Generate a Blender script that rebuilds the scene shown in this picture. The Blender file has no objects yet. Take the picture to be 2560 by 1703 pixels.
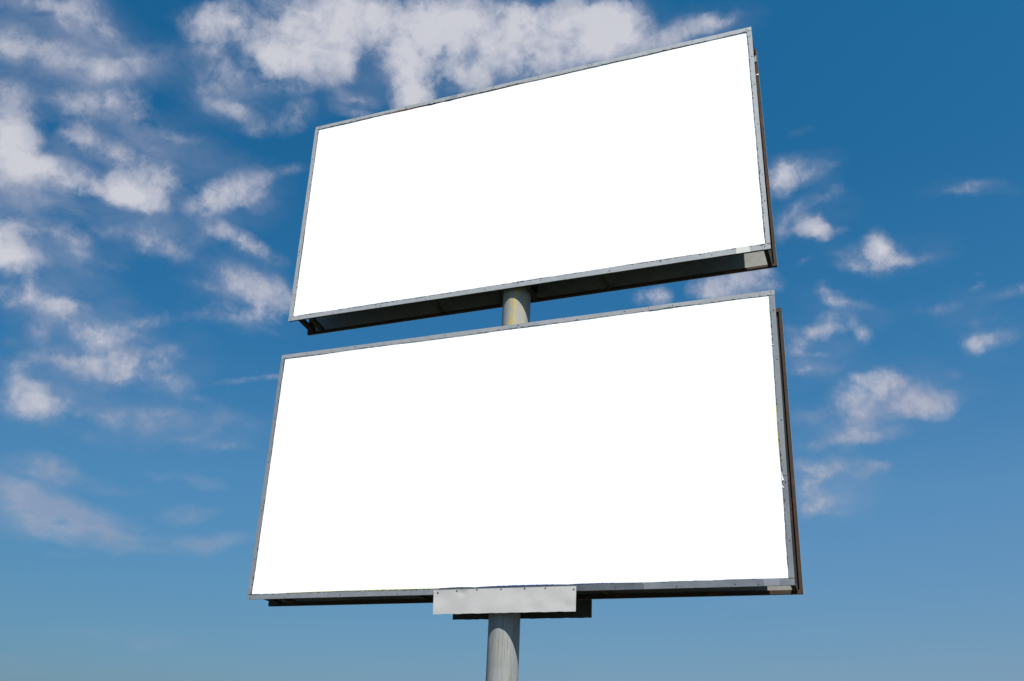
import bpy, bmesh, math, random
from mathutils import Vector, Matrix, Euler
random.seed(7)
S = bpy.context.scene
COL = S.collection
D2R = math.radians

# ------------------------------------------------------------------ camera
cam = bpy.data.cameras.new('camera'); co = bpy.data.objects.new('camera', cam); COL.objects.link(co)
yaw, pitch, roll = 0.401468, 0.410762, 0.040314
f = Vector((-math.sin(yaw)*math.cos(pitch), math.cos(yaw)*math.cos(pitch), math.sin(pitch)))
rt = Vector((math.cos(yaw), math.sin(yaw), 0)); up = rt.cross(f)
r2 = rt*math.cos(roll)+up*math.sin(roll); u2 = -rt*math.sin(roll)+up*math.cos(roll)
M = Matrix((r2, u2, -f)).transposed().to_4x4(); M.translation = (3.99282, -9.16067, 1.6)
co.matrix_world = M
cam.sensor_fit = 'HORIZONTAL'; cam.sensor_width = 36.0; cam.lens = 36*0.938544
cam.clip_start = 0.05; cam.clip_end = 20000
S.camera = co

# ------------------------------------------------------------------ light
SUN_AZ, SUN_EL = 38.5, 55.6        # azimuth east of the boards' normal (-Y), elevation
SUN_E, SKY_S, EXPO = 4.2, 0.10, 0.75
ce, se = math.cos(D2R(SUN_EL)), math.sin(D2R(SUN_EL))
tosun = Vector((math.sin(D2R(SUN_AZ))*ce, -math.cos(D2R(SUN_AZ))*ce, se))
sl = bpy.data.lights.new('sun', 'SUN'); sl.energy = SUN_E; sl.angle = D2R(0.5); sl.color = (1.0, 0.965, 0.91)
so = bpy.data.objects.new('sun', sl); COL.objects.link(so)
so.rotation_euler = tosun.to_track_quat('Z', 'Y').to_euler(); so.location = (10, -20, 30)
S.view_settings.view_transform = 'Standard'; S.view_settings.look = 'None'
S.view_settings.exposure = EXPO; S.view_settings.gamma = 1.0; S.view_settings.use_curve_mapping = False

W = bpy.data.worlds.new('World'); S.world = W; W.use_nodes = True
nt = W.node_tree; nt.nodes.clear()
def N(t, **k):
    n = nt.nodes.new(t)
    for a, b in k.items(): setattr(n, a, b)
    return n
L = nt.links.new
out = N('ShaderNodeOutputWorld'); bg = N('ShaderNodeBackground'); bg.inputs['Strength'].default_value = SKY_S
L(bg.outputs[0], out.inputs[0])
sky = N('ShaderNodeTexSky', sky_type='NISHITA'); sky.sun_disc = False
sky.sun_elevation = D2R(SUN_EL)
sky.sun_rotation = math.atan2(tosun.x, tosun.y)     # clockwise from +Y
sky.altitude = 0; sky.air_density = SKY_AIR = 1.0; sky.dust_density = 0.6; sky.ozone_density = 3.0
tint = N('ShaderNodeMix', data_type='RGBA', blend_type='MULTIPLY'); tint.inputs[0].default_value = 1.0
hsv = N('ShaderNodeHueSaturation'); hsv.inputs['Saturation'].default_value = 1.0
L(sky.outputs[0], hsv.inputs['Color']); L(hsv.outputs[0], tint.inputs[6]); 
# air colour by height above the horizon and across the sky (deep polarised band opposite the sun)
TINT = [(0.0, (.228, .258, .375)), (.12, (.249, .364, .438)), (.25, (.272, .486, .563)), (.38, (.163, .495, .616)), (.55, (.106, .514, .653)), (.70, (.091, .559, .703))]
# clouds: every puff is a soft ellipse on the celestial sphere (azimuth, elevation, radii, tilt in degrees, density)
PUFFS = """-53.32,37.13,1.52,0.98,-28.2,0.5166;-52.63,37.19,1.54,1.28,-34.1,0.3114;-56.5,36.74,1.96,0.36,18.7,0.5175;-55.17,37.13,1.31,0.44,7.1,0.3456;-54.46,36.3,0.58,0.45,-10.9,0.2772;-51.17,36.55,0.82,0.46,-18,0.3456;-56.85,34.56,0.99,0.92,23.3,0.432;-54.81,34.72,1.96,0.82,-0.1,0.3798;-52.21,34.68,2.24,0.69,-3.8,0.3798;-50.91,34.75,1.04,0.54,-2.3,0.2772;-48.57,36.1,1.32,0.75,18.1,0.384;-50.16,35.59,1.06,0.53,8.5,0.2088;-55.76,32.46,0.97,0.52,-12.4,0.38925;-53.5,32.64,1.01,0.53,-2,0.243;-50.72,33.14,2.13,0.84,13.2,0.536;-51.57,33.06,1.06,0.6,19,0.232;-49.24,33.54,1.01,0.77,7.1,0.232;-51.67,31.6,1,0.82,-47.2,0.46;-50.72,30.91,1.62,0.7,-4.2,0.498;-49.23,30.82,1.29,0.63,-16,0.384;-47.63,32.51,1.31,0.95,-5,0.308;-45.34,32.48,1.36,0.48,9.6,0.2425;-55.6,30.64,1.43,1.87,-13.5,0.9075;-55.53,29.1,1.46,1.63,19.8,0.67;-54.61,30.02,0.88,1.49,19.6,0.385;-53.47,28.86,3.38,0.76,1.7,0.67;-50.97,29,2.11,0.7,0.5,0.5275;-54.28,27.51,1.67,1.52,-4.3,0.4325;-47.95,29.19,1.47,1.11,-0.9,0.955;-48.19,28.73,1.25,0.71,4.5,0.48;-46.41,28.56,0.77,0.86,-44.2,0.575;-46.32,30.06,0.67,0.88,-17.4,0.48;-45.47,29.84,1.28,0.89,-17.9,0.3375;-47.67,30.88,1.46,0.79,-16.6,0.308;-41.95,30.46,2.17,0.88,32.4,0.67;-43.33,29.54,1.34,0.88,23,0.5275;-40.89,31.24,1.77,0.4,27,0.385;-40.67,30.11,1.19,0.58,-4,0.4325;-38.21,32.27,0.97,0.41,10.6,0.2425;-46.03,38.7,0.79,1.01,-47,0.575;-45.51,38.2,0.86,0.95,-30.9,0.5275;-44.64,37.46,0.81,0.71,-47.8,0.385;-43.87,39.12,1.39,1.02,-15.1,0.7175;-44.66,39.49,0.98,0.67,16.5,0.4325;-39.31,40.65,2.94,1.54,3.2,0.955;-39,39.13,2.35,1.72,2.7,0.765;-41.5,37.96,1.36,0.87,-11.5,0.765;-39.23,37.74,2.02,1.04,-7.7,0.67;-37.13,38,1.29,1.02,11.1,0.575;-37.13,40.23,1.43,2.31,11.5,0.575;-47.41,38.75,0.96,0.45,18.2,0.194;-43.45,36.53,1.97,0.87,-0.5,0.4325;-46.05,37.29,0.98,0.53,16.8,0.29;-44.26,35.07,1.42,0.72,-21.8,0.4325;-42.66,34.76,0.92,0.48,-6.8,0.3375;-39.06,34.78,1.22,0.87,31.3,0.385;-38.7,36.06,0.8,0.64,11.7,0.29;-41.26,34.06,0.79,0.56,12.8,0.309;-36.15,36.46,0.65,0.48,10.2,0.29;-39.97,36.4,1.18,0.32,7.6,0.29;-53.86,24.33,1.75,1.21,-6.2,0.7912;-53.28,23.85,1.49,0.61,4.6,0.529;-54.25,24.62,1.01,1.51,16.8,0.6164;-51.62,25.87,1.81,0.47,-0.7,0.4416;-50.27,25,1,0.86,3.8,0.3105;-46.28,26.8,1.43,0.88,2.8,0.4416;-46.67,26.63,0.68,0.64,13.6,0.2668;-48.77,26.57,1.82,0.4,3.8,0.2668;-44.31,26.13,1.07,0.65,-3.7,0.28428;-42.92,27.55,1.11,0.56,32.5,0.4416;-41.23,27.69,2.61,0.58,-18.1,0.4416;-39.53,27.39,1.45,0.5,-15.7,0.3542;-48.17,24.75,0.73,0.32,13.6,0.3105;-52.1,22.55,0.48,0.92,14.6,0.529;-52.39,21.93,1.23,0.69,14.5,0.4853;-50.7,21.6,0.98,0.62,8,0.6164;-50.67,22.09,0.86,0.61,-19.1,0.3979;-49.72,22.06,0.93,0.39,2.2,0.3979;-51.15,20.3,0.64,0.6,-19.7,0.6164;-48.3,21.06,1.75,0.71,1.3,0.6601;-47.96,20.64,1.09,0.56,11.8,0.3542;-46.04,21.83,1.2,0.48,11.5,0.3105;-44.29,22.65,2,0.36,23.7,0.3105;-45.82,21.21,0.83,0.32,11.1,0.28428;-48.4,19.75,0.65,0.87,11.6,0.3542;-50.01,19.35,1.42,0.54,1.1,0.4416;-49.52,18.89,0.93,0.47,0.7,0.3105;-46.54,19.61,1.41,0.88,5.4,0.7475;-47.89,18.88,0.8,0.71,0.2,0.3542;-48.65,18.82,0.86,0.63,11.3,0.3542;-44.84,20.4,1.67,0.65,15.8,0.3542;-44.18,19.19,1.69,0.64,-6.1,0.4416;-46.72,18.6,0.9,0.63,42.7,0.3979;-44.08,20.36,0.76,0.73,10.1,0.2668;-51.88,18.41,1.16,0.61,23.7,0.3542;-51.56,17.69,0.61,0.84,12,0.2668;-50.39,16.82,1.74,1,5.5,0.6164;-50.25,16.53,1.18,0.54,10.9,0.3105;-50.69,17.47,0.83,0.46,11.5,0.2668;-46.93,16.63,2.2,0.55,-1,0.3105;-44.04,17.17,1.67,0.48,3.6,0.28428;-40.78,17.3,2.36,0.65,2.7,0.24932;-43.9,16.46,1.14,0.32,8.6,0.2231;-47.3,15.46,0.79,0.31,18.1,0.2231;-42.03,18.29,1.01,0.29,3.4,0.2231;-42.06,16.14,1,0.24,7.9,0.2231;-39.72,15.95,1.42,0.33,7.1,0.2231;-41,25.47,1.59,0.91,-15.7,0.5727;-39.3,24.98,2.11,1.08,-26.7,0.529;-38.31,24.44,1.22,0.92,8.8,0.3979;-42.52,24.62,1.1,0.33,-10.2,0.3979;-41.92,23.72,1.03,0.41,20.7,0.3979;-41.22,23.25,1.67,0.41,15,0.4416;-39.57,23.42,1.05,0.75,9.1,0.3542;-38.47,25.44,1.14,0.84,-21.7,0.3105;-38.91,19.88,1.77,0.21,16.2,0.3105;-37.65,20.17,0.73,0.21,7.5,0.2668;-38.04,22.7,0.73,0.25,-12.3,0.17848;-52.6,19.51,0.81,0.31,19,0.2668;-53.55,22.04,0.81,0.76,15.1,0.2668;-30.37,42,2.84,1.23,7.1,0.989;-34.52,40.76,2.05,1.26,-9.7,0.7705;-36.14,41.47,1.27,0.76,11,0.552;-26.51,41.98,2.86,1.4,4.5,0.7705;-29.1,40.55,3.28,1.26,6.2,0.66125;-32.01,39.72,1.57,1.63,-42,0.7705;-31.09,38.45,1.31,1.77,-2.4,0.934375;-31.06,37.32,1.08,1.21,7.2,0.7705;-28.89,38.65,2.07,1.28,5.9,0.552;-25.44,39.6,2.07,1.19,3.8,0.606625;-26.22,38.67,1.66,0.88,4.2,0.552;-23.18,41.51,2.13,1.25,2.3,0.66125;-20.41,40.77,3.12,1.58,5.3,0.934375;-18.24,40.77,2.13,1.42,-0.9,0.66125;-21.46,39.81,2.14,1.04,15.7,0.66125;-16.61,42.14,2.12,1.23,-21,0.66125;-14.46,41.05,1.96,1,-22.5,0.7705;-16.08,40.33,2.04,0.95,-2.3,0.552;-12.34,40.63,0.98,0.46,-23.8,0.44275;-19.58,42.42,1.63,1,-0.1,0.552;-23.23,42.44,1.23,0.62,2.3,0.44275;-14.96,42.55,1.21,0.76,-31.5,0.388125;-34.68,36.58,1.21,0.37,-5.6,0.497375;-11.46,41.19,0.86,0.63,14.2,0.44275;-36.02,38.41,0.57,0.87,10.4,0.66125;-34.97,35.8,1.22,0.33,-0.6,0.3335;-30.52,38.99,0.66,0.64,7,-0.32;-29.11,39.67,0.74,0.63,6.1,-0.28;-26.64,39.77,0.83,0.79,4.5,-0.32;-33.07,40.39,0.81,0.62,8.8,-0.24;-16.72,41.29,0.65,0.55,-1.9,-0.32;-19.35,42.18,0.49,0.62,-0.3,-0.24;-35.37,41.35,0.48,0.46,10.5,-0.32;-28.8,37.85,1,0.65,5.8,-0.24;-24.51,38.68,0.67,0.4,3.2,-0.24;-22.15,43.01,0.73,0.31,1.6,-0.24;-18.26,42.94,0.65,0.38,-1.1,-0.24;-10.52,41.27,1.72,0.63,8.6,0.50025;-8.82,41.51,1.01,0.54,7.5,0.4176;-7.66,41.55,0.76,0.31,17,0.33495;-3.12,34.87,1.15,0.4,1,0.14065;-4.95,32.84,1.03,0.89,-7.7,0.50025;-5.3,32.22,0.86,0.82,8.2,0.50025;-3.49,32.5,1.55,0.57,4.1,0.33495;-2.05,32.96,0.77,0.24,-9.4,0.14065;-2.09,31.18,0.84,0.37,17.6,0.4176;-4.34,30.64,1.17,0.45,29.2,0.376275;-5.2,30.32,0.72,0.33,-6.8,0.2523;-3.45,29.64,0.86,0.57,-7.6,0.5829;-2.67,29.38,0.86,0.48,-18.3,0.4176;6.21,30.27,1.38,0.31,-4.4,0.293625;4.98,30.28,0.71,0.19,-12.5,0.210975;5.75,30.01,0.56,0.19,-12.8,0.210975;3.88,31.67,0.71,0.23,3.9,0.11252;-3.22,29.3,1.1,0.49,-12.8,0.50025;-5.38,29.45,0.55,0.5,9.1,0.541575;-1.45,29.16,0.31,0.24,-8.5,0.293625;0.41,28.1,0.68,0.8,-9.1,0.66555;0.14,27.41,1.29,0.88,-19.2,0.706875;1.04,27.12,0.9,0.71,-19.7,0.50025;-1.19,27.09,1,0.32,-13.2,0.33495;2.75,26.87,1.31,0.28,-1.1,0.33495;0.32,26.81,0.83,0.48,-8.5,0.33495;-4.1,27.75,0.55,0.25,14.3,0.210975;-1.95,27.92,0.62,0.32,-7.8,0.16878;-8.63,26.8,2.13,0.92,0.9,0.7482;-10.22,26.38,1.08,0.68,-3.4,0.50025;-8.01,26.42,1.63,0.84,-4.4,0.4176;-6.4,27.22,0.64,0.25,-5.4,0.293625;-2.77,25.38,0.86,0.49,-27.4,0.458925;-3.22,26.01,0.48,0.56,-37.5,0.33495;-1.63,24.85,1.15,0.32,-12.2,0.2523;-5.75,26.41,0.48,0.5,-5.5,0.16878;-2.94,23.83,1.17,0.65,15.1,0.5829;-4.1,23.44,0.95,0.49,10.3,0.4176;-5.37,23.8,0.56,0.41,-4.9,0.293625;-1.61,23.62,0.54,0.33,-6.5,0.16878;-1.17,23.08,0.55,0.47,40.4,0.33495;-5.13,22.53,1.03,0.62,-4.6,0.624225;-3.8,22.18,0.55,0.21,-5.1,0.33495;-4.47,21.4,1.5,0.41,-4.6,0.376275;3.69,24.05,0.79,0.31,7.4,0.293625;2.34,24.12,0.73,0.2,-8.4,0.14065;5.54,24.79,0.42,0.23,6.4,0.210975;7.1,24.1,1.16,0.34,6.2,0.26883;7.75,24.37,0.34,0.3,-11.2,0.2523;5.66,25.48,0.42,0.19,-10.7,0.11252;5.08,23.01,0.42,0.35,-9.2,0.376275;5.59,21.99,1.32,0.5,-3.4,0.4176;4.86,21.71,0.63,0.39,2.6,0.2523;-0.08,20.62,0.97,0.64,-6,0.50025;-1.53,20.75,0.61,0.32,-5.5,0.33495;-2.05,19.82,1.31,0.89,10.8,0.5829;1.27,19.44,1.69,0.87,-22.3,0.789525;-0.25,19.9,1.05,0.64,-5.6,0.4176;1.95,18.73,1.31,0.63,-6,0.50025;0.43,19.04,1.48,0.64,-10.9,0.4176;-1.59,18.81,0.68,0.73,-4.7,0.4176;-2.44,18.47,2.01,0.56,6.2,0.458925;3.09,19.17,0.79,0.39,-6.6,0.33495;2.48,19.71,0.43,0.39,-6.6,0.293625;-1.49,17.59,1.97,0.48,0.9,0.50025;-4.19,17.36,1.81,0.4,12.1,0.4176;-4.87,18.87,1.35,0.41,6.7,0.2523;-3.09,19.33,1.02,0.4,16.4,0.33495;3.53,20.54,0.43,0.31,-7.4,0.210975;3.31,19.62,0.36,0.2,-6.9,0.210975;-2.01,17.22,0.91,0.24,-4,0.210975;-2.62,16.86,0.61,0.24,-3.7,0.16878;-3.19,15.94,1.99,0.48,-6.4,0.458925;-4.98,15.87,1.25,0.49,-7.9,0.376275;-0.99,15.85,0.6,0.36,-3.8,0.4176;-2.29,15.41,0.61,0.28,1.9,0.293625;-4.46,15.36,0.78,0.57,-2.7,0.33495;-5.23,14.9,0.85,0.49,-12.7,0.376275;-4.24,14.22,1.55,0.52,0.7,0.50025;-4.93,13.68,0.79,0.4,13.2,0.376275;-3.52,13.51,0.85,0.16,2.8,0.2523;-10.15,8.03,0.48,0.31,0.5,0.08439;-13.34,26.09,0.67,0.64,-1.9,0.765;-14.7,26.13,0.68,0.43,-1.3,0.385;-13.84,26.45,0.51,0.34,-1.8,0.161667"""
VEILS = """-49.65,13.61,2.08,0.61,3.8,0.658125;-48.72,13.37,1.43,0.68,-7.2,0.767812;-50.03,13.09,0.68,0.23,9.1,0.219375;-50.28,11.68,3.11,1.18,-4.5,0.833625;-47.98,11,4.3,1.19,-8.3,0.767812;-45.66,10.45,3.28,0.99,-1.6,0.658125;-49.55,10.04,2.71,0.75,7.5,0.43875;-41.89,10.71,3.42,0.47,0.9,0.394875;-40.27,10.39,2.29,0.48,10.7,0.394875;-41.34,12.04,1.52,0.56,11.6,0.548438;-45.4,12.9,1.68,0.31,7.7,0.26325;-47,13.31,1.45,0.46,-2.3,0.329063;-41.1,13.91,1.41,0.36,-8.5,0.329063;-43.45,14.11,0.92,0.31,-8,0.26325;-42.38,4.92,1.32,0.37,-1,0.1755;-46.83,9.01,1.41,0.23,6.4,0.1755;-45.03,5.46,0.72,0.22,-5.6,0.131625;-54.51,36.44,4.58,2.22,0.7,0.3375;-54.29,34.42,4.65,1.64,5.1,0.4725;-49.72,35.32,3.62,1.2,18.6,0.27;-50.72,32.5,4.89,2.32,-3.5,0.3375;-53.97,29.19,3.41,3,18.9,0.4725;-46.16,32.05,3.71,1.6,-6,0.243;-48.83,28.57,5.07,1.97,4.7,0.3375;-42.05,30.03,3.57,2.01,22.4,0.243;-44.22,35.72,2.62,1.98,-5.6,0.3375;-40.72,35.22,3.13,1.6,2.6,0.162;-39.57,39.43,5.49,2.69,13,0.27;-52.41,26.45,2.76,1.54,5.5,0.27;-51.98,24.82,3.46,1.93,-1.1,0.3375;-45.78,26.49,3.77,1.61,2.4,0.216;-50.11,22.05,3.57,1.94,-8.5,0.27;-46.92,20.27,4.8,2.78,0.4,0.3375;-40.16,24.76,3.6,2.08,-5.8,0.27;-50.48,17.2,2.77,1.93,11.3,0.243;-44.61,16.84,5.26,1.12,3.7,0.297;-40.52,16.76,3.94,1.23,2.4,0.162;-43.64,15.93,6.81,0.96,3.1,0.108;-25.85,40.61,9.75,3.54,4.1,0.405;-34.38,36.62,2.46,1.21,9.1,0.162;-9.57,41.35,3.11,1.17,8,0.27;-3.93,32.72,2.73,1.21,-3.1,0.243;-3.27,30.44,2.71,1.47,2.5,0.162;5.8,30.28,2.44,0.62,-7.5,0.162;0.75,27.48,3.73,1.28,-9,0.162;-2.54,25.11,2.72,0.98,-17.1,0.189;-3.13,23.69,2.73,1.23,4.7,0.189;-4.14,22.12,2.36,1.24,-4.9,0.189;4.3,23.92,3.55,0.94,-9.3,0.108;5.94,22.26,2.41,1.39,-9.2,0.162;-0.27,19.75,4.86,2.25,-5.6,0.27;-2.89,18.09,3.87,1.45,6.4,0.27;-3.55,15.63,3.08,1.05,-3,0.329063;-4.48,14.23,2.71,1.2,-2.3,0.329063;-7.71,8.75,3.92,0.47,4.9,0.131625;-43.18,5.29,5.09,0.88,-0.8,0.0945;-48,7.82,4.13,0.59,2.9,0.0945;-39.91,8.21,3.83,0.54,-0.2,0.081;-48.05,3.28,2.69,0.56,-1.2,0.0945"""
tc = N('ShaderNodeTexCoord')
def noise(vec, scale, detail, rough, lac=2.0, dist=0.0, w=None):
    n = N('ShaderNodeTexNoise'); n.noise_dimensions = '3D'
    n.inputs['Scale'].default_value = scale; n.inputs['Detail'].default_value = detail
    n.inputs['Roughness'].default_value = rough; n.inputs['Lacunarity'].default_value = lac
    n.inputs['Distortion'].default_value = dist
    L(vec, n.inputs['Vector']); return n
def math_(op, a, b=None, c=None, clamp=False):
    n = N('ShaderNodeMath', operation=op, use_clamp=clamp)
    for i, v in enumerate((a, b, c)):
        if v is None: continue
        if isinstance(v, (int, float)): n.inputs[i].default_value = v
        else: L(v, n.inputs[i])
    return n.outputs[0]
def vmath(op, a, b, c=None):
    n = N('ShaderNodeVectorMath', operation=op)
    for i, v in enumerate((a, b, c)):
        if v is None: continue
        if isinstance(v, tuple): n.inputs[i].default_value = v
        else: L(v, n.inputs[i])
    return n.outputs[0]
dirv = tc.outputs['Generated']
sepd = N('ShaderNodeSeparateXYZ'); L(dirv, sepd.inputs[0])
tr = N('ShaderNodeValToRGB'); el_ = tr.color_ramp.elements
while len(el_) < len(TINT): el_.new(.5)
for i, (p, c) in enumerate(TINT): el_[i].position = p; el_[i].color = (*c, 1)
L(sepd.outputs['Z'], tr.inputs[0])
ax = N('ShaderNodeMapRange', data_type='FLOAT'); ax.inputs[1].default_value = -1; ax.inputs[2].default_value = 1; L(sepd.outputs['X'], ax.inputs[0])
axm = N('ShaderNodeMix', data_type='RGBA'); L(ax.outputs[0], axm.inputs[0])
axm.inputs[6].default_value = (.68, .86, .895, 1); axm.inputs[7].default_value = (1.60, 1.27, 1.20, 1)
tm2 = N('ShaderNodeMix', data_type='RGBA', blend_type='MULTIPLY'); tm2.inputs[0].default_value = 1.0
L(tr.outputs[0], tm2.inputs[6]); L(axm.outputs[2], tm2.inputs[7]); L(tm2.outputs[2], tint.inputs[7])
w1 = noise(dirv, 9.0, 3.0, 0.55)
w2 = noise(dirv, 38.0, 4.0, 0.62)
c1 = vmath('SUBTRACT', w1.outputs['Color'], (0.5, 0.5, 0.5))
c2 = vmath('SUBTRACT', w2.outputs['Color'], (0.5, 0.5, 0.5))
wv = vmath('MULTIPLY_ADD', c1, (0.013, 0.013, 0.013), dirv)
wv = vmath('MULTIPLY_ADD', c2, (0.015, 0.015, 0.015), wv)
def puffs(table, vec, k):
    acc = None
    for row in table.split(';'):
        az, el, ra, rb, tilt, w = map(float, row.split(','))
        az, el, tilt = D2R(az), D2R(el), D2R(tilt)
        C = Vector((math.sin(az)*math.cos(el), math.cos(az)*math.cos(el), math.sin(el)))
        e = Vector((math.cos(az), -math.sin(az), 0)); v = e.cross(C)
        if v.z < 0: v = -v
        U = e*math.cos(tilt)+v*math.sin(tilt); V = C.cross(U)
        g = N('ShaderNodeTexGradient', gradient_type='SPHERICAL')
        tm = g.texture_mapping; tm.vector_type = 'TEXTURE'
        tm.translation = C; tm.rotation = Matrix((U, V, C)).transposed().to_euler()
        tm.scale = (math.radians(ra)*k, math.radians(rb)*k, 1.0)
        L(vec, g.inputs[0])
        if acc is None: acc = math_('MULTIPLY', g.outputs['Fac'], w)
        else: acc = math_('MULTIPLY_ADD', g.outputs['Fac'], w, acc)
    return acc
acc = puffs(PUFFS, wv, 1.45)
# the rest of the sky, outside the part listed above, is scattered fair-weather cloud
far = N('ShaderNodeVectorMath', operation='DOT_PRODUCT'); L(dirv, far.inputs[0]); far.inputs[1].default_value = tuple(f)
fm = N('ShaderNodeMapRange'); fm.inputs[1].default_value = .83; fm.inputs[2].default_value = .74; L(far.outputs['Value'], fm.inputs[0])
zm = N('ShaderNodeMapRange'); zm.inputs[1].default_value = .03; zm.inputs[2].default_value = .25; L(sepd.outputs['Z'], zm.inputs[0])
en = noise(dirv, 4.5, 5.0, 0.55)
em = N('ShaderNodeMapRange'); em.inputs[1].default_value = .50; em.inputs[2].default_value = .68; em.inputs[4].default_value = .85; L(en.outputs['Fac'], em.inputs[0])
acc = math_('MULTIPLY_ADD', math_('MULTIPLY', fm.outputs[0], zm.outputs[0]), em.outputs[0], acc)
wv2 = vmath('MULTIPLY_ADD', c1, (0.03, 0.03, 0.03), wv)
vacc = puffs(VEILS, wv2, 1.35)
fine = noise(wv, 22.0, 10.0, 0.60)
wisp = noise(wv, 62.0, 8.0, 0.62)
mid = noise(wv, 14.0, 3.0, 0.5)
fn = math_('SUBTRACT', fine.outputs['Fac'], 0.5)
fn = math_('MULTIPLY_ADD', math_('SUBTRACT', wisp.outputs['Fac'], 0.5), 0.65, fn)
gate = math_('MULTIPLY', acc, 3.0, clamp=True)
D = math_('MULTIPLY', acc, math_('MULTIPLY_ADD', fn, 1.6, 1.0))
D = math_('MULTIPLY_ADD', math_('MULTIPLY', fn, gate), 1.0, D)
D7 = math_('MULTIPLY', D, 0.7)
ramp = N('ShaderNodeValToRGB'); cr = ramp.color_ramp; cr.interpolation = 'LINEAR'
RS = [(0.04, 0.0), (0.12, .08), (0.21, .21), (0.32, .42), (0.43, .61), (0.56, .77), (0.74, .89), (1.0, .95)]
while len(cr.elements) < len(RS): cr.elements.new(.5)
for i, (p, c) in enumerate(RS): cr.elements[i].position = p; cr.elements[i].color = (c, c, c, 1)
L(D7, ramp.inputs[0])
str_ = N('ShaderNodeMapping'); str_.inputs['Scale'].default_value = (1, 1, 2.4); L(wv2, str_.inputs[0])
vn = noise(str_.outputs[0], 13.0, 9.0, 0.62)
vd = math_('MULTIPLY', math_('MULTIPLY_ADD', acc, 0.30, vacc), math_('MULTIPLY_ADD', math_('SUBTRACT', vn.outputs['Fac'], 0.5), 3.0, 0.68))
vmr = N('ShaderNodeMapRange'); vmr.inputs[1].default_value = 0.02; vmr.inputs[2].default_value = 0.75; vmr.inputs[4].default_value = 0.62
L(vd, vmr.inputs[0])
# cloud light: whiter where dense, lilac grey where thin
KC = 1.0/(SKY_S*2**EXPO)
cc = N('ShaderNodeMix', data_type='RGBA')
cc.inputs[6].default_value = (0.33*KC, 0.37*KC, 0.495*KC, 1); cc.inputs[7].default_value = (0.615*KC, 0.62*KC, 0.685*KC, 1)
shade = math_('MULTIPLY_ADD', math_('SUBTRACT', mid.outputs['Fac'], 0.5), 1.9, math_('MULTIPLY', D, 0.66))
sh = N('ShaderNodeMapRange'); sh.inputs[1].default_value = 0.05; sh.inputs[2].default_value = 1.0
L(shade, sh.inputs[0]); L(sh.outputs[0], cc.inputs[0])
fin = N('ShaderNodeMix', data_type='RGBA')
inv = math_('MULTIPLY', math_('SUBTRACT', 1.0, ramp.outputs[0]), math_('SUBTRACT', 1.0, vmr.outputs[0]))
L(math_('SUBTRACT', 1.0, inv), fin.inputs[0]); L(tint.outputs[2], fin.inputs[6]); L(cc.outputs[2], fin.inputs[7])
L(fin.outputs[2], bg.inputs['Color'])
W.cycles.sampling_method = 'MANUAL'; W.cycles.sample_map_resolution = 512

# ------------------------------------------------------------------ materials
def mat(name):
    m = bpy.data.materials.new(name); m.use_nodes = True; t = m.node_tree
    b = t.nodes['Principled BSDF']; return m, t, b
class G:
    """tiny node helper for one tree"""
    def __init__(s, t): s.t = t
    def n(s, typ, **k):
        x = s.t.nodes.new(typ)
        for a, b in k.items(): setattr(x, a, b)
        return x
    def l(s, a, b): s.t.links.new(a, b)
    def co(s, scale=(1, 1, 1), loc=(0, 0, 0)):
        c = s.n('ShaderNodeTexCoord'); m = s.n('ShaderNodeMapping'); m.inputs['Scale'].default_value = scale; m.inputs['Location'].default_value = loc
        s.l(c.outputs['Object'], m.inputs[0]); return m.outputs[0]
    def noise(s, vec, sc, det=4, ro=.55):
        x = s.n('ShaderNodeTexNoise'); x.inputs['Scale'].default_value = sc; x.inputs['Detail'].default_value = det; x.inputs['Roughness'].default_value = ro
        s.l(vec, x.inputs['Vector']); return x.outputs['Fac']
    def ramp(s, v, *st):
        r = s.n('ShaderNodeValToRGB'); e = r.color_ramp.elements
        while len(e) < len(st): e.new(0.5)
        for i, (p, c) in enumerate(st):
            e[i].position = p; e[i].color = (c, c, c, 1) if isinstance(c, (int, float)) else (*c, 1)
        s.l(v, r.inputs[0]); return r.outputs[0]
    def mix(s, fac, a, b, mode='MIX'):
        x = s.n('ShaderNodeMix', data_type='RGBA', blend_type=mode)
        for i, v in ((0, fac), (6, a), (7, b)):
            if isinstance(v, (int, float)): x.inputs[i].default_value = v
            elif isinstance(v, tuple): x.inputs[i].default_value = (*v, 1)
            else: s.l(v, x.inputs[i])
        return x.outputs[2]
    def m(s, op, a, b, clamp=False):
        x = s.n('ShaderNodeMath', operation=op, use_clamp=clamp)
        for i, v in enumerate((a, b)):
            if isinstance(v, (int, float)): x.inputs[i].default_value = v
            else: s.l(v, x.inputs[i])
        return x.outputs[0]
    def bump(s, h, b, st=.3, dist=.002):
        x = s.n('ShaderNodeBump'); x.inputs['Strength'].default_value = st; x.inputs['Distance'].default_value = dist
        s.l(h, x.inputs['Height']); s.l(x.outputs[0], b.inputs['Normal'])

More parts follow.
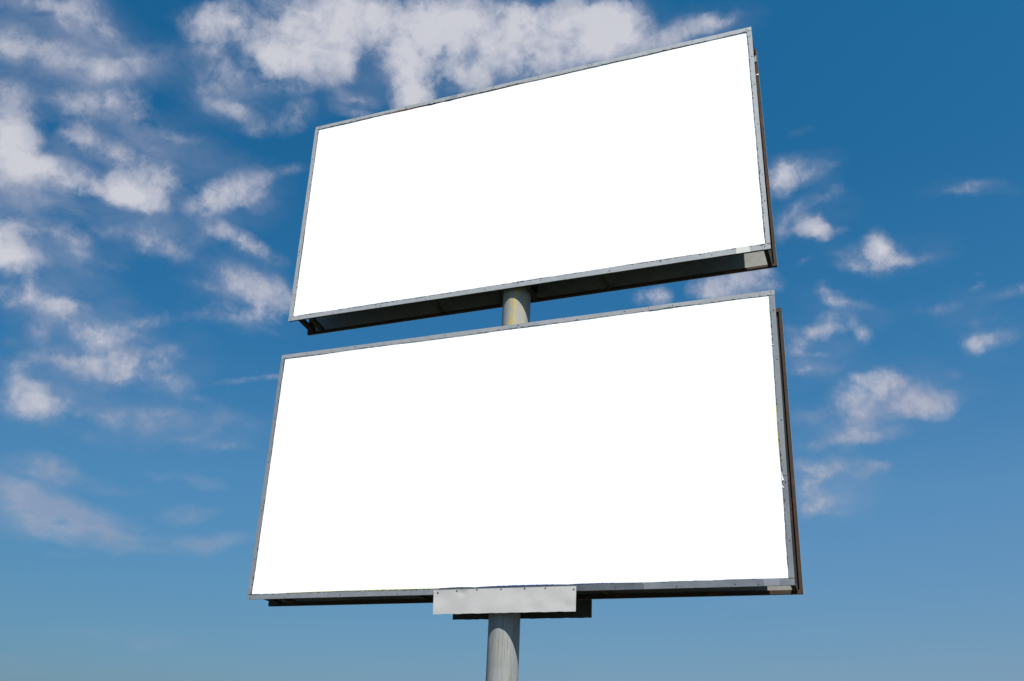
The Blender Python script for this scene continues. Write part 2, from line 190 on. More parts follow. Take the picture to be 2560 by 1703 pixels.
def galv(name, c0, c1, chips=0.0, rough=.55, metal=.15):
    m, t, b = mat(name); g = G(t); v = g.co()
    n1 = g.noise(v, 2.3, 5, .6); n2 = g.noise(v, 60, 3, .6); n3 = g.noise(v, 11, 6, .7)
    col = g.mix(g.ramp(n1, (.35, 0), (.65, 1)), c0, c1)
    col = g.mix(g.ramp(n3, (.45, 0), (.75, .45)), col, tuple(x*.62 for x in c0))
    col = g.mix(g.ramp(n2, (.62, 0), (.75, .5)), col, tuple(x*.45 for x in c0))
    if chips:
        uv = g.n('ShaderNodeUVMap'); sp = g.n('ShaderNodeSeparateXYZ'); g.l(uv.outputs[0], sp.inputs[0])
        edge = g.m('POWER', sp.outputs['X'], 3.0)
        nn = g.noise(v, 20, 6, .75); n4 = g.noise(v, 1.4, 2, .5)
        k = g.m('ADD', g.m('ADD', nn, g.m('MULTIPLY', edge, .30)), g.m('MULTIPLY', n4, .35))
        col = g.mix(g.ramp(k, (1.04-chips, 0), (1.07-chips, 1)), col, (.035, .038, .045))
    g.l(col, b.inputs['Base Color']); b.inputs['Roughness'].default_value = rough; b.inputs['Metallic'].default_value = metal
    g.bump(n3, b, .25, .002); return m
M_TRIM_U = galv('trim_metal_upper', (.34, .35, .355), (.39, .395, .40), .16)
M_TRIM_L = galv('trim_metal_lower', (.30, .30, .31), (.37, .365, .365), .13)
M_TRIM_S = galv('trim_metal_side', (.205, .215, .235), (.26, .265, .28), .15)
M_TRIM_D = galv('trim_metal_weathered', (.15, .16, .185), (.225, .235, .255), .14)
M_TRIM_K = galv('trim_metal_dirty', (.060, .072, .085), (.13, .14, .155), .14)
M_PATCH = galv('tape_cream', (.60, .59, .52), (.64, .63, .57), 0, .7, 0)
M_PATCHG = galv('patch_grey', (.215, .225, .26), (.25, .26, .29), 0, .6, 0)
M_SHEET = galv('inner_sheet', (.26, .265, .25), (.34, .335, .30), 0, .55, .1)

def rusty(name, a, bcol, thr=.5):
    m, t, b = mat(name); g = G(t); v = g.co(); vz = g.co((1, 1, .25))
    n1 = g.noise(vz, 9, 6, .7); n2 = g.noise(v, 70, 4, .6); n3 = g.noise(v, 3, 3, .6)
    col = g.mix(g.ramp(n1, (thr-.08, 0), (thr+.12, 1)), a, bcol)
    col = g.mix(g.ramp(n3, (.58, 0), (.70, .8)), col, (.20, .055, .022))
    col = g.mix(g.ramp(n2, (.35, .55), (.55, 0)), col, (.02, .015, .012))
    g.l(col, b.inputs['Base Color']); b.inputs['Roughness'].default_value = .85
    g.bump(n2, b, .5, .003); return m
M_RUST = rusty('rusty_frame_paint', (.050, .041, .029), (.058, .026, .011), .46)
M_DARK = rusty('dark_frame_paint', (.022, .019, .015), (.020, .014, .010))
M_BRACE = rusty('olive_brace_paint', (.060, .055, .030), (.045, .040, .02), .45)

m, t, b = mat('white_vinyl'); g = G(t)
v = g.co(); n1 = g.noise(v, .8, 3, .5)
g.l(g.mix(n1, (.93, .93, .93), (.95, .95, .95)), b.inputs['Base Color']); b.inputs['Roughness'].default_value = .6
b.inputs['Specular IOR Level'].default_value = .3
M_WHITE = m
m, t, b = mat('sign_plate_paint'); g = G(t); v = g.co()
n1 = g.noise(v, 3.5, 5, .6); n2 = g.noise(v, 14, 5, .7); n3 = g.noise(g.co((1, 1, .15)), 22, 5, .7)
col = g.mix(g.ramp(n1, (.35, 0), (.7, 1)), (.46, .435, .415), (.52, .495, .475))
col = g.mix(g.ramp(n2, (.55, 0), (.8, .5)), col, (.38, .37, .35))
col = g.mix(g.ramp(n3, (.66, 0), (.8, .35)), col, (.30, .26, .20))
g.l(col, b.inputs['Base Color']); b.inputs['Roughness'].default_value = .5; g.bump(n1, b, .4, .01); M_PLATE = m
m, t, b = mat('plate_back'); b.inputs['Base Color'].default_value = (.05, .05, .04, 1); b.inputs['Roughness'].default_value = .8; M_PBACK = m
m, t, b = mat('rivet_steel'); b.inputs['Base Color'].default_value = (.05, .05, .052, 1); b.inputs['Roughness'].default_value = .6; b.inputs['Metallic'].default_value = .3; M_RIVET = m
def flat(name, c, r=.7):
    m, t, b = mat(name); g = G(t); v = g.co(); n = g.noise(v, 14, 5, .7)
    g.l(g.mix(g.ramp(n, (.4, 0), (.7, .8)), c, tuple(x*.35 for x in c)), b.inputs['Base Color']); b.inputs['Roughness'].default_value = r; return m
M_RED = flat('old_poster_red', (.55, .10, .06)); M_BLUE = flat('old_poster_blue', (.012, .03, .22)); M_YEL = flat('old_poster_yellow', (.50, .50, .08)); M_BLACK = flat('old_poster_dark', (.03, .03, .04))

def pole_mat(name, heavy_z):
    m, t, b = mat(name); g = G(t)
    fine = g.noise(g.co((1, 1, .035)), 95, 4, .6); st = g.noise(g.co((1, 1, .03)), 38, 3, .5)
    wig = g.noise(g.co((1, 1, .25)), 26, 6, .7); big = g.noise(g.co(), 3.0, 5, .6); spk = g.noise(g.co(), 75, 3, .6)
    col = g.mix(g.ramp(big, (.35, 0), (.65, 1)), (.25, .25, .245), (.30, .30, .30))
    col = g.mix(g.ramp(fine, (.50, 0), (.66, .8)), col, (.15, .15, .115))
    col = g.mix(g.ramp(wig, (.60, 0), (.68, .45)), col, (.36, .355, .32))
    # ochre runs: a few everywhere, many just under the upper board, on the side that faces the road
    c = g.n('ShaderNodeTexCoord'); sp = g.n('ShaderNodeSeparateXYZ'); g.l(c.outputs['Object'], sp.inputs[0])
    zz = g.n('ShaderNodeMapRange'); zz.inputs[1].default_value = heavy_z-1.1; zz.inputs[2].default_value = heavy_z; g.l(sp.outputs['Z'], zz.inputs[0])
    above = g.n('ShaderNodeMapRange'); above.inputs[1].default_value = heavy_z-1.3; above.inputs[2].default_value = heavy_z-1.1; g.l(sp.outputs['Z'], above.inputs[0])
    side = g.ramp(g.m('MULTIPLY_ADD', sp.outputs['X'], 1.0), (0, 1)) if False else None
    xc = g.m('ABSOLUTE', g.m('SUBTRACT', sp.outputs['X'], .035), 0)
    band = g.n('ShaderNodeMapRange'); band.inputs[1].default_value = .085; band.inputs[2].default_value = .02; g.l(xc, band.inputs[0])
    heavy = g.m('MULTIPLY', g.m('MULTIPLY', zz.outputs[0], band.outputs[0]), .13)
    k = g.m('ADD', g.m('ADD', g.m('MULTIPLY', st, .45), g.m('MULTIPLY', fine, .55)), heavy)
    col = g.mix(g.ramp(k, (.60, 0), (.66, .55)), col, (.30, .24, .10))
    k2 = g.m('ADD', g.m('ADD', k, g.m('MULTIPLY', g.m('SUBTRACT', wig, .5), .35)), 0)
    fz = g.noise(g.co((1, 1, .6)), 14, 5, .6)
    col = g.mix(g.m('MULTIPLY', g.ramp(k2, (.53, 0), (.60, .9)), above.outputs[0]), col, (.44, .36, .13))
    col = g.mix(g.m('MULTIPLY', g.ramp(g.m('ADD', k2, g.m('MULTIPLY', g.m('SUBTRACT', fz, .5), .2)), (.61, 0), (.66, .95)), above.outputs[0]), col, (.50, .27, .035))
    # long single ochre drips
    for x0, wd, am in ((.018, .0030, .55), (.083, .0034, .6)):
        xw = g.m('SUBTRACT', g.m('ADD', sp.outputs['X'], g.m('MULTIPLY', g.m('SUBTRACT', wig, .5), .010)), x0)
        front = g.m('LESS_THAN', sp.outputs['Y'], 0.0)
        d = g.n('ShaderNodeMapRange'); d.inputs[1].default_value = wd*1.6; d.inputs[2].default_value = wd*.4; g.l(g.m('ABSOLUTE', xw, 0), d.inputs[0])
        brk = g.ramp(g.noise(g.co((1, 1, .8)), 9, 4, .6), (.38, .1), (.6, 1))
        col = g.mix(g.m('MULTIPLY', g.m('MULTIPLY', g.m('MULTIPLY', d.outputs[0], front), am), brk), col, (.30, .24, .07))
    col = g.mix(g.ramp(spk, (.68, 0), (.74, .6)), col, (.08, .08, .07))
    g.l(col, b.inputs['Base Color']); b.inputs['Roughness'].default_value = .7; g.bump(wig, b, .2, .002); return m
M_POLE = pole_mat('pole_paint', 6.50)

m, t, b = mat('dry_grass_ground'); g = G(t); v = g.co()
n1 = g.noise(v, .15, 6, .6); n2 = g.noise(v, 9, 6, .7)
col = g.mix(g.ramp(n1, (.4, 0), (.6, 1)), (.022, .030, .011), (.042, .040, .022))
col = g.mix(g.ramp(n2, (.4, 0), (.7, .7)), col, (.03, .035, .015))
g.l(col, b.inputs['Base Color']); b.inputs['Roughness'].default_value = .95; g.bump(n2, b, .8, .05); M_GROUND = m
m, t, b = mat('concrete'); g = G(t); v = g.co(); n1 = g.noise(v, 6, 7, .7)
g.l(g.mix(n1, (.22, .21, .20), (.34, .33, .31)), b.inputs['Base Color']); b.inputs['Roughness'].default_value = .9; g.bump(n1, b, .5, .01); M_CONC = m

# ------------------------------------------------------------------ mesh helpers
def link(name, bm, m, parent=None, smooth=False, loc=None):
    bmesh.ops.recalc_face_normals(bm, faces=bm.faces)
    me = bpy.data.meshes.new(name); bm.to_mesh(me); bm.free()
    if m: me.materials.append(m)
    if smooth:
        for p in me.polygons: p.use_smooth = True
        me.set_sharp_from_angle(angle=math.radians(35))
    o = bpy.data.objects.new(name, me); COL.objects.link(o)
    if loc is not None: o.location = loc
    if parent: 
        o.parent = parent
        if loc is None: o.location = -parent_world(parent)
        else: o.location = Vector(loc)-parent_world(parent)
    return o
def parent_world(p):
    w = Vector((0, 0, 0))
    while p: w += p.location; p = p.parent
    return w
def thing(name, label, cat, loc, group=None):
    o = bpy.data.objects.new(name, None); COL.objects.link(o); o.location = loc; o.empty_display_size = .2
    o['label'] = label; o['category'] = cat
    if group: o['group'] = group
    return o
def box(bm, a, b, bev=0.0):
    vs = [bm.verts.new((x, y, z)) for x in (a[0], b[0]) for y in (a[1], b[1]) for z in (a[2], b[2])]
    fs = [(0, 1, 3, 2), (4, 6, 7, 5), (0, 4, 5, 1), (2, 3, 7, 6), (0, 2, 6, 4), (1, 5, 7, 3)]
    ff = [bm.faces.new([vs[i] for i in q]) for q in fs]
    if bev:
        ed = list({e for q in ff for e in q.edges}); bmesh.ops.bevel(bm, geom=ed, offset=bev, segments=1, affect='EDGES')
def lerp(a, b, t): return a+(b-a)*t
def prism(bm, pts, y0, y1):
    """closed solid from a polygon in the XZ plane between two depths"""
    A_ = [bm.verts.new((x, y0, z)) for x, z in pts]; B_ = [bm.verts.new((x, y1, z)) for x, z in pts]
    bm.faces.new(A_); bm.faces.new(B_[::-1])
    for i in range(len(pts)): bm.faces.new((A_[i], A_[(i+1) % len(pts)], B_[(i+1) % len(pts)], B_[i]))
def strip(O0, O1, I0, I1, y0, y1, t0=0., t1=1., jit=.0012, step=.045, wave=.0015, seed=0):
    """metal strip: outer edge O0-O1, inner edge I0-I1 (x,z), cut between t0 and t1; u = 0 outside .. 1 inside"""
    rnd = random.Random(seed); bm = bmesh.new(); uvl = bm.loops.layers.uv.new('UVMap')
    Ln = math.hypot(O1[0]-O0[0], O1[1]-O0[1])*(t1-t0); n = max(2, int(Ln/step)); rows = []
    nx, nz = I0[0]-O0[0], I0[1]-O0[1]
    m_ = math.hypot(I0[0]-O0[0]+I1[0]-O1[0], I0[1]-O0[1]+I1[1]-O1[1]) or 1
    nx, nz = (I0[0]-O0[0]+I1[0]-O1[0])/m_, (I0[1]-O0[1]+I1[1]-O1[1])/m_
    ph = [rnd.random()*6.28 for _ in range(4)]
    for i in range(n+1):
        t = lerp(t0, t1, i/n); s = t*Ln/max(t1-t0, 1e-6)
        ox, oz = lerp(O0[0], O1[0], t), lerp(O0[1], O1[1], t); ix, iz = lerp(I0[0], I1[0], t), lerp(I0[1], I1[1], t)
        jo = wave*(math.sin(s*2.1+ph[0])+.5*math.sin(s*6.3+ph[1]))*.6 + rnd.uniform(-jit, jit)*.4
        ji = wave*(math.sin(s*3.1+ph[2])+.6*math.sin(s*9.7+ph[3])) + rnd.uniform(-jit, jit)*1.5
        jy = wave*.6*math.sin(s*4.0+ph[1])
        o = (ox+nx*jo, oz+nz*jo); q = (ix+nx*ji, iz+nz*ji)
        rows.append([bm.verts.new((o[0], y1, o[1])), bm.verts.new((o[0], y0+jy, o[1])), bm.verts.new((q[0], y0+jy, q[1])), bm.verts.new((q[0], y1, q[1]))])
    U = (0, 0, 1, 1)
    def face(vs, us):
        fc = bm.faces.new(vs)
        for lp, u in zip(fc.loops, us): lp[uvl].uv = (u, 0)
    for i in range(n):
        a, b_ = rows[i], rows[i+1]
        for k in range(4):
            k2 = (k+1) % 4
            us = ((U[k], U[k], U[k2], U[k2]))
            face((a[k], b_[k], b_[k2], a[k2]), us)
    face(rows[0][::-1], U[::-1]); face(rows[-1], U)
    return bm
def rivet_mesh():
    bm = bmesh.new(); bmesh.ops.create_uvsphere(bm, u_segments=10, v_segments=6, radius=.0062)
    for v in bm.verts: v.co.y *= .55
    bmesh.ops.recalc_face_normals(bm, faces=bm.faces)
    me = bpy.data.meshes.new('rivet'); bm.to_mesh(me); bm.free(); me.materials.append(M_RIVET)
    for p in me.polygons: p.use_smooth = True
    return me
RM = rivet_mesh()
def rivet(parent, x, y, z, s=1.0):
    o = bpy.data.objects.new('rivet', RM); COL.objects.link(o); o.parent = parent
    o.location = Vector((x, y, z))-parent_world(parent); o.scale = (s, s, s); return o

# ------------------------------------------------------------------ ground (structure)
bm = bmesh.new(); bmesh.ops.create_grid(bm, x_segments=60, y_segments=60, size=3000)
for v in bm.verts:
    r = math.hypot(v.co.x, v.co.y)
    v.co.z = 0 if r < 120 else .6*math.sin(v.co.x*.011)*math.cos(v.co.y*.013)-.3
gr = link('ground', bm, M_GROUND); gr['kind'] = 'structure'

# ------------------------------------------------------------------ the two double-sided boards
def frame_strips(root, C, I, y0, y1, cuts, mats, seeds, parent_rivets=True, riv=None):
    pass
def billboard(name, label, C, I, yb, RC, rear_h, cuts, strip_mat, trim_proud, braces, rivets, slivers, patches, low_th, zc):
    """C, I: outer and inner corners TL TR BR BL of the front trim in (x, z); RC: corners of the rear board; yb: (inner face, back face) of the rear board"""
    root = thing(name, label, 'billboard', (0, .22, C[3][1]), 'double sided billboards stacked on the pole')
    TL, TR, BR, BL = C; iTL, iTR, iBR, iBL = I
    # white face (slightly under the trim)
    bm = bmesh.new(); g_ = .012
    prism(bm, [(iTL[0]-g_, iTL[1]+g_), (iTR[0]+g_, iTR[1]+g_), (iBR[0]+g_, iBR[1]-g_), (iBL[0]-g_, iBL[1]-g_)], trim_proud, trim_proud+.004)
    face = link('poster_panel', bm, M_WHITE, root)
    # steel frame behind the face
    bm = bmesh.new(); e = .003; w = .045
    ya, yz = trim_proud+.0042, .034
    prism(bm, [(TL[0]+e, TL[1]-e), (TR[0]-e, TR[1]-e), (TR[0]-e, TR[1]-w), (TL[0]+e, TL[1]-w)], ya, yz)
    prism(bm, [(BL[0]+e, BL[1]+w), (BR[0]-e, BR[1]+w), (BR[0]-e, BR[1]+e), (BL[0]+e, BL[1]+e)], ya, yz)
    prism(bm, [(TL[0]+e, TL[1]-w-.001), (TL[0]+e+w, TL[1]-w-.001), (BL[0]+e+w, BL[1]+w+.001), (BL[0]+e, BL[1]+w+.001)], ya, yz)
    prism(bm, [(TR[0]-e-w, TR[1]-w-.001), (TR[0]-e, TR[1]-w-.001), (BR[0]-e, BR[1]+w+.001), (BR[0]-e-w, BR[1]+w+.001)], ya, yz)
    link('front_frame', bm, M_DARK, root)
    # sheet metal behind the white face, carried by the frame
    bm = bmesh.new(); box(bm, (BL[0]+.052, trim_proud+.0062, BL[1]+.052), (TR[0]-.052, trim_proud+.0085, TR[1]-.052)); link('backing_sheet', bm, M_DARK, root)
    # trim strips: top and bottom run full width, side ones butt between them
    ends = {'top': (TL, TR, (TL[0], iTL[1]), (TR[0], iTR[1])), 'bottom': (BL, BR, (BL[0], iBL[1]), (BR[0], iBR[1])),
            'left': ((BL[0], iBL[1]), (TL[0], iTL[1]), iBL, iTL), 'right': ((BR[0], iBR[1]), (TR[0], iTR[1]), iBR, iTR)}
    sd = hash_(name)
    for side, (a, b_, c, d) in ends.items():
        ts = [0.]+cuts[side]+[1.]
        for i in range(len(ts)-1):
            sd += 1; gap = .0006 if i else 0
            yo = -.0008*(i % 2)
            bm = strip(a, b_, c, d, yo, trim_proud+.0036 if side in ('top', 'bottom') else trim_proud+.0034, ts[i]+gap, ts[i+1], seed=sd)
            sm = strip_mat[side]; s = link('trim_strip', bm, sm[i] if isinstance(sm, list) else sm, root)
            for (sx, sz) in rivets[side]:
                u = (sx-a[0])/(b_[0]-a[0]) if side in ('top', 'bottom') else (sz-a[1])/(b_[1]-a[1])
                if ts[i] <= u < ts[i+1]: rivet(s, sx, yo-.001, sz)
    # patches of tape or sheet lapped over the trim
    for (side, x0, x1, mm) in patches:
        a, b_, c, d = ends[side]; u0 = (x0-a[0])/(b_[0]-a[0]); u1 = (x1-a[0])/(b_[0]-a[0])
        bm = strip(a, b_, c, d, -.0025, -.0017, u0, u1, seed=sd, jit=.0005, wave=.0003); link('patch', bm, mm, root)
    # slivers of older posters peeping out along the inside edge of the trim
    for (x0, x1, side, th, mm) in slivers:
        bm = bmesh.new(); rnd = random.Random(int(x0*1000)+5)
        if side in ('top', 'bottom'):
            n = max(4, int(abs(x1-x0)/.02)); p, q = [], []
            for i in range(n+1):
                x = lerp(x0, x1, i/n); sgn = -1 if side == 'top' else 1
                A1, A2 = (iTL, iTR) if side == 'top' else (iBL, iBR)
                z = lerp(A1[1], A2[1], (x-A1[0])/(A2[0]-A1[0])); k = math.sin(math.pi*i/n)**.5 if 0 < i < n else .05
                p.append((x, z-sgn*.004)); q.append((x, z+sgn*th*k*rnd.uniform(.75, 1.15)))
            prism(bm, p+q[::-1], trim_proud-.0014, trim_proud-.0004)
        else:
            n = max(4, int(abs(x1-x0)/.03)); p, q = [], []
            for i in range(n+1):
                z = lerp(x0, x1, i/n); x = lerp(iBR[0], iTR[0], (z-iBR[1])/(iTR[1]-iBR[1])); k = math.sin(math.pi*i/n)**.5 if 0 < i < n else .05
                p.append((x+.004, z)); q.append((x-th*k*rnd.uniform(.8, 1.15), z))
            prism(bm, p+q[::-1], trim_proud-.0014, trim_proud-.0004)
        link('old_poster_edge', bm, mm, root)
    # rear board, facing the other way
    rTL, rTR, rBR, rBL = RC; yi, yk = yb
    bm = bmesh.new(); box(bm, (rBL[0]+.03, yk-.012, rBL[1]+.02), (rTR[0]-.03, yk-.008, rTR[1]-.02)); rear = link('rear_panel', bm, M_SHEET, root)
    bm = bmesh.new(); prism(bm, [(rBL[0]+.0, rBL[1]), (rBR[0], rBR[1]), (rBR[0], rBR[1]+rear_h), (rBL[0], rBL[1]+rear_h)], yi, yk-.001)
    link('rear_bottom_rail', bm, M_RUST, root)
    bm = bmesh.new(); prism(bm, [(rTL[0], rTL[1]), (rTL[0], rTL[1]-.045), (rTR[0], rTR[1]-.045), (rTR[0], rTR[1])], yi, yk-.001)
    link('rear_top_rail', bm, M_RUST, root)
    for s_, (pb, pt) in ((1, (rBR, rTR)), (-1, (rBL, rTL))):
        bm = bmesh.new(); wv_ = .042
        x = lambda q, o: q[0]-s_*o
        z0, z1 = pb[1]+rear_h+.001, pt[1]-.046
        def px(z, o): return lerp(pb[0], pt[0], (z-pb[1])/(pt[1]-pb[1]))-s_*o
        prism(bm, [(px(z0, 0), z0), (px(z0, .030), z0), (px(z1, .030), z1), (px(z1, 0), z1)], yi+.002, yk-.002)
        link('rear_upright', bm, M_RUST, root)
        bm = bmesh.new(); prism(bm, [(px(z0, .0305), z0), (px(z0, .095), z0), (px(z1, .095), z1), (px(z1, .0305), z1)], yi+.022, yk-.013)
        link('upright_web', bm, M_DARK, root)
    bm = bmesh.new(); prism(bm, [(rTL[0]-.0, rTL[1]), (rTR[0], rTR[1]), (rBR[0], rBR[1]), (rBL[0], rBL[1])], yk, yk+.004)
    link('rear_face', bm, M_WHITE, root)
    # cross beams tying front and rear frames, at the bottom and at the top
    for (xf, xr, w_, mm, zo) in braces:
        for zb, dz in ((C[3][1]+zo, .036), (C[0][1]-.09, .04)):
            bm = bmesh.new()
            y0, y1 = .0345, yi-.0005; hw = w_/2
            vs = [bm.verts.new(p) for p in ((xf-hw, y0, zb), (xf+hw, y0, zb), (xf+hw, y0, zb+dz), (xf-hw, y0, zb+dz), (xr-hw, y1, zb), (xr+hw, y1, zb), (xr+hw, y1, zb+dz), (xr-hw, y1, zb+dz))]
            for q in ((0, 1, 2, 3), (4, 7, 6, 5), (0, 4, 5, 1), (1, 5, 6, 2), (2, 6, 7, 3), (3, 7, 4, 0)): bm.faces.new([vs[i] for i in q])
            link('cross_beam', bm, mm, root)
    # clamp plates round the pole
    for zz in zc:
        bm = bmesh.new()
        box(bm, (-.125, .0345, zz), (.235, .050, zz+.10)); link('mounting_bracket', bm, M_BRACE, root)
        bm = bmesh.new()
        box(bm, (-.125, yi-.012, zz), (.235, yi-.0005, zz+.10)); link('mounting_bracket', bm, M_BRACE, root)
    return root, face
def hash_(s): return sum(ord(c) for c in s)*13

def along(a, b, n, off, seed):
    """n rivet positions between two (x,z) points, shifted by off"""
    r = random.Random(seed); return [(lerp(a[0], b[0], (i+.5)/n)+r.uniform(-.05, .05)*(a[1] == a[1]) + off[0], lerp(a[1], b[1], (i+.5)/n)+off[1]+r.uniform(-.006, .006)) for i in range(n)]

UC = [(-3.002, 9.592), (2.989, 9.580), (3.009, 6.6115), (-3.000, 6.6066)]
UI = [(-2.9445, 9.5383), (2.9347, 9.5194), (2.9536, 6.6816), (-2.9336, 6.663)]
UR = [(-2.985, 9.585), (2.980, 9.595), (3.0156, 6.6245), (-2.993, 6.6006)]
upper, _ = billboard('billboard', 'blank white upper billboard with light grey metal trim at the top of the pole', UC, UI, (.42, .461), UR, .026,
    dict(top=[.351, .508, .668], bottom=[.62], left=[.327], right=[.31]),
    dict(top=M_TRIM_U, bottom=M_TRIM_U, left=M_TRIM_U, right=M_TRIM_U), .0055,
    [(-2.838, -2.90, .07, M_DARK, .004), (-2.69, -2.76, .06, M_BRACE, .006), (-.94, -1.04, .035, M_BRACE, .012), (-.135, -.22, .04, M_BRACE, .012), (.245, .20, .045, M_BRACE, .012), (1.125, 1.12, .035, M_BRACE, .012), (2.955, 2.945, .045, M_DARK, .008)],
    dict(top=[(-2.93, 9.575), (-2.364, 9.575), (-1.582, 9.572), (-.98, 9.566), (-.87, 9.568), (-.296, 9.572), (.324, 9.57), (.978, 9.565), (1.033, 9.566), (1.75, 9.56), (2.3, 9.563), (2.93, 9.557)],
         bottom=[(-2.96, 6.625), (-2.341, 6.625), (-1.662, 6.63), (-1.05, 6.63), (-.267, 6.64), (.151, 6.655), (.427, 6.648), (1.25, 6.635), (1.832, 6.66), (2.393, 6.642), (2.95, 6.645)],
         left=[(-2.985, 6.98), (-2.982, 7.55), (-2.983, 7.62), (-2.98, 8.35), (-2.979, 9.05)],
         right=[(2.985, 7.2), (2.985, 7.53), (2.977, 8.2), (2.975, 8.75), (2.972, 9.15), (2.97, 9.45)]),
    [(-1.90, -1.14, 'top', .012, M_RED), (-1.36, -1.02, 'top', .016, M_BLACK), (-1.02, -.84, 'top', .018, M_BLACK), (-.80, .20, 'top', .010, M_RED), (-.55, -.22, 'top', .013, M_BLACK), (.36, .80, 'top', .012, M_BLACK),
     (-2.4, -1.95, 'top', .006, M_BLACK), (1.1, 2.5, 'top', .005, M_BLACK), (-2.9, -2.4, 'bottom', .006, M_BLACK)],
    [('bottom', 2.652, 2.798, M_PATCH), ('top', -.93, -.815, M_PATCHG)], .03, (6.72, 7.6, 9.3))

LC = [(-3.020, 6.137), (3.012, 6.1257), (2.9842, 3.1417), (-3.0213, 3.1448)]
LI = [(-2.9636, 6.081), (2.9515, 6.0732), (2.9332, 3.2073), (-2.9624, 3.2045)]
LR = [(-3.00, 6.12), (3.0255, 6.1018), (3.0083, 3.1261), (-3.0073, 3.1294)]
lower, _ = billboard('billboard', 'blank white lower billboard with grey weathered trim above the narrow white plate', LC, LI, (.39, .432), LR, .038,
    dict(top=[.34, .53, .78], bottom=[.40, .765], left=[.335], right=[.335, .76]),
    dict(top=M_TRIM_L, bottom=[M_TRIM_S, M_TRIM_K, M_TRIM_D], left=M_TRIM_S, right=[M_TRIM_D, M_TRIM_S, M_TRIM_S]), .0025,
    [(-2.79, -2.86, .07, M_DARK, .004), (-2.60, -2.66, .05, M_BRACE, .006), (-.9, -.96, .035, M_BRACE, .012), (-.135, -.2, .04, M_BRACE, .012), (.245, .20, .045, M_BRACE, .012), (1.139, 1.117, .03, M_BRACE, .012), (2.96, 2.94, .045, M_RUST, .008)],
    dict(top=[(-2.96, 6.10), (-2.3, 6.11), (-1.96, 6.12), (-1.2, 6.11), (-.75, 6.12), (.17, 6.115), (.72, 6.12), (1.42, 6.11), (1.95, 6.105), (2.975, 6.11)],
         bottom=[(-2.98, 3.165), (-2.52, 3.16), (-1.8, 3.165), (-1.1, 3.16), (1.3, 3.165), (1.9, 3.16), (2.45, 3.165), (2.66, 3.16)],
         left=[(-2.995, 3.6), (-2.99, 4.16), (-2.99, 4.75), (-2.985, 5.3), (-2.985, 5.75)],
         right=[(2.97, 3.55), (2.975, 4.10), (2.98, 4.72), (2.985, 5.36), (2.99, 5.9)]),
    [(-2.55, -.62, 'bottom', .007, M_YEL), (-.62, -.2, 'bottom', .007, M_BLACK), (-.2, .80, 'bottom', .010, M_BLUE), (.8, 1.35, 'bottom', .007, M_BLUE), (4.20, 5.0, 'right', .008, M_YEL)],
    [('bottom', 2.707, 2.851, M_PATCHG)], .03, (3.25, 4.6, 5.8))
# torn white flaps of the poster lapping over the trim on the right
for (x, z, w_, h_) in ((2.945, 4.14, .014, -.065), (2.944, 4.055, .012, -.022), (2.95, 5.52, .012, .010)):
    bm = bmesh.new(); prism(bm, [(x-.004, z+abs(h_)), (x+w_*.3, z+abs(h_)*.3), (x+w_, z-abs(h_)*.3), (x-.004, z-abs(h_)*.35)], -.0035, -.0022)
    link('poster_tear', bm, M_WHITE, lower)
# small grey filler plate and scrap of white paper at the top of the upper rear frame
bm = bmesh.new(); box(bm, (2.945, .413, 9.40), (2.975, .4195, 9.49)); link('filler_plate', bm, M_SHEET, upper)
bm = bmesh.new(); box(bm, (2.96, .416, 9.20), (2.985, .4215, 9.214)); link('paper_scrap', bm, M_WHITE, upper)

# ------------------------------------------------------------------ pole
root = thing('billboard_pole', 'thick round grey steel pole with ochre drip stains carrying the billboards', 'pole', (.051, .22, 0))
bm = bmesh.new(); NS = 96; rad = .163; zs = [.02+i*.4 for i in range(24)]+[9.45]
rings = [[bm.verts.new((.051+rad*math.cos(2*math.pi*k/NS), .22+rad*math.sin(2*math.pi*k/NS), z)) for k in range(NS)] for z in zs]
for a, b_ in zip(rings, rings[1:]):
    for k in range(NS): bm.faces.new((a[k], a[(k+1) % NS], b_[(k+1) % NS], b_[k]))
bm.faces.new(rings[0][::-1]); bm.faces.new(rings[-1])
for v in bm.verts: v.co -= Vector((.051, .22, 0))
sh_ = link('pole_shaft', bm, M_POLE, root, smooth=True, loc=(.051, .22, 0))
bm = bmesh.new(); bmesh.ops.create_cone(bm, cap_ends=True, segments=48, radius1=.34, radius2=.34, depth=.03)
link('base_flange', bm, M_RUST, root, loc=(.051, .22, .315))
for v_ in range(8):
    a = v_*math.pi/4; bm = bmesh.new(); bmesh.ops.create_cone(bm, cap_ends=True, segments=6, radius1=.028, radius2=.028, depth=.05)
    link('anchor_bolt', bm, M_RUST, root, loc=(.051+.27*math.cos(a), .22+.27*math.sin(a), .355))
bm = bmesh.new(); box(bm, (.051-.7, .22-.7, -.3), (.051+.7, .22+.7, .298), .02); link('concrete_footing', bm, M_CONC, root)

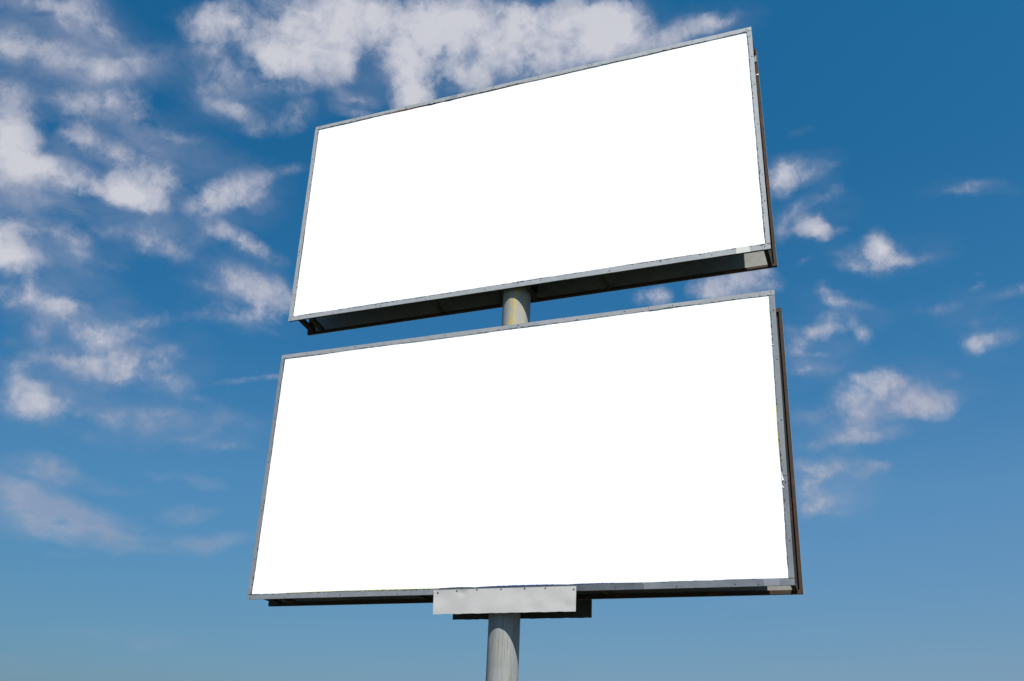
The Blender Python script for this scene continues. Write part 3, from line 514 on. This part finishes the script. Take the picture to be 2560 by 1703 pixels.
# ------------------------------------------------------------------ narrow plates under the lower board
def plate(name, label, TLp, TRp, BRp, BLp, y, sign, m, rv, seed, group=None):
    root = thing(name, label, 'sign', ((TLp[0]+TRp[0])/2, y, BLp[1]), group)
    bm = bmesh.new(); nx, nz = 64, 10; rnd = random.Random(seed)
    ph = [rnd.random()*6.28 for _ in range(6)]; G_ = []
    dents = [(rnd.random(), rnd.uniform(.15, .9), rnd.uniform(.03, .07), rnd.uniform(-.003, .003)) for _ in range(9)]+[(.21, .12, .03, .006), (.05, .3, .06, .004), (.97, .5, .04, -.005)]
    for k in range(2):
        Gk = []
        for i in range(nx+1):
            row = []
            for j in range(nz+1):
                u, v = i/nx, j/nz
                x = lerp(lerp(TLp[0], TRp[0], u), lerp(BLp[0], BRp[0], u), v); z = lerp(lerp(TLp[1], TRp[1], u), lerp(BLp[1], BRp[1], u), v)
                d = .004*v*math.sin(5*u+ph[0])+.0018*v*math.sin(17*u+ph[1]+2*v)+.0012*v*math.sin(31*u+ph[2])
                for (du, dv, dr, da) in dents:
                    q = ((u-du)/dr)**2+((v-dv)/(dr*5))**2
                    if q < 6: d += da*math.exp(-q)
                zz = z+(.0012*math.sin(40*u+ph[3])+.0009*math.sin(93*u))*(v > .99)
                row.append(bm.verts.new((x, y+sign*(d if v > 0 else 0)-sign*.0*v+sign*.0015*k*-1, zz)))
            Gk.append(row)
        G_.append(Gk)
    for k in range(2):
        for i in range(nx):
            for j in range(nz): bm.faces.new((G_[k][i][j], G_[k][i+1][j], G_[k][i+1][j+1], G_[k][i][j+1]))
    def side(path):
        for p, q in zip(path, path[1:]): bm.faces.new((G_[0][p[0]][p[1]], G_[0][q[0]][q[1]], G_[1][q[0]][q[1]], G_[1][p[0]][p[1]]))
    side([(i, 0) for i in range(nx+1)]); side([(i, nz) for i in range(nx+1)]); side([(0, j) for j in range(nz+1)]); side([(nx, j) for j in range(nz+1)])
    link('plate', bm, m, root, smooth=True)
    for x, z in rv: 
        r = rivet(root, x, y-sign*.0005 if sign > 0 else y+.004, z, 1.5)
    return root
plate('sign_plate', 'narrow blank white metal plate riveted under the lower billboard in front of the pole', (-.664, 3.187), (.9027, 3.1883), (.8983, 2.945), (-.6537, 2.9423), -.012, 1, M_PLATE,
      [(-.614, 3.160), (-.395, 3.174), (-.168, 3.177), (.1, 3.176), (.357, 3.178), (.577, 3.174), (.876, 3.155)], 3)
plate('sign_plate', 'dark shaded narrow plate hanging behind the pole, on the far side of the lower billboard', (-.640, 3.18), (.9182, 3.18), (.9182, 2.9442), (-.6452, 2.9473), .4375, -1, M_PBACK,
      [(-.6, 3.165), (-.1, 3.165), (.4, 3.165), (.88, 3.165)], 5)
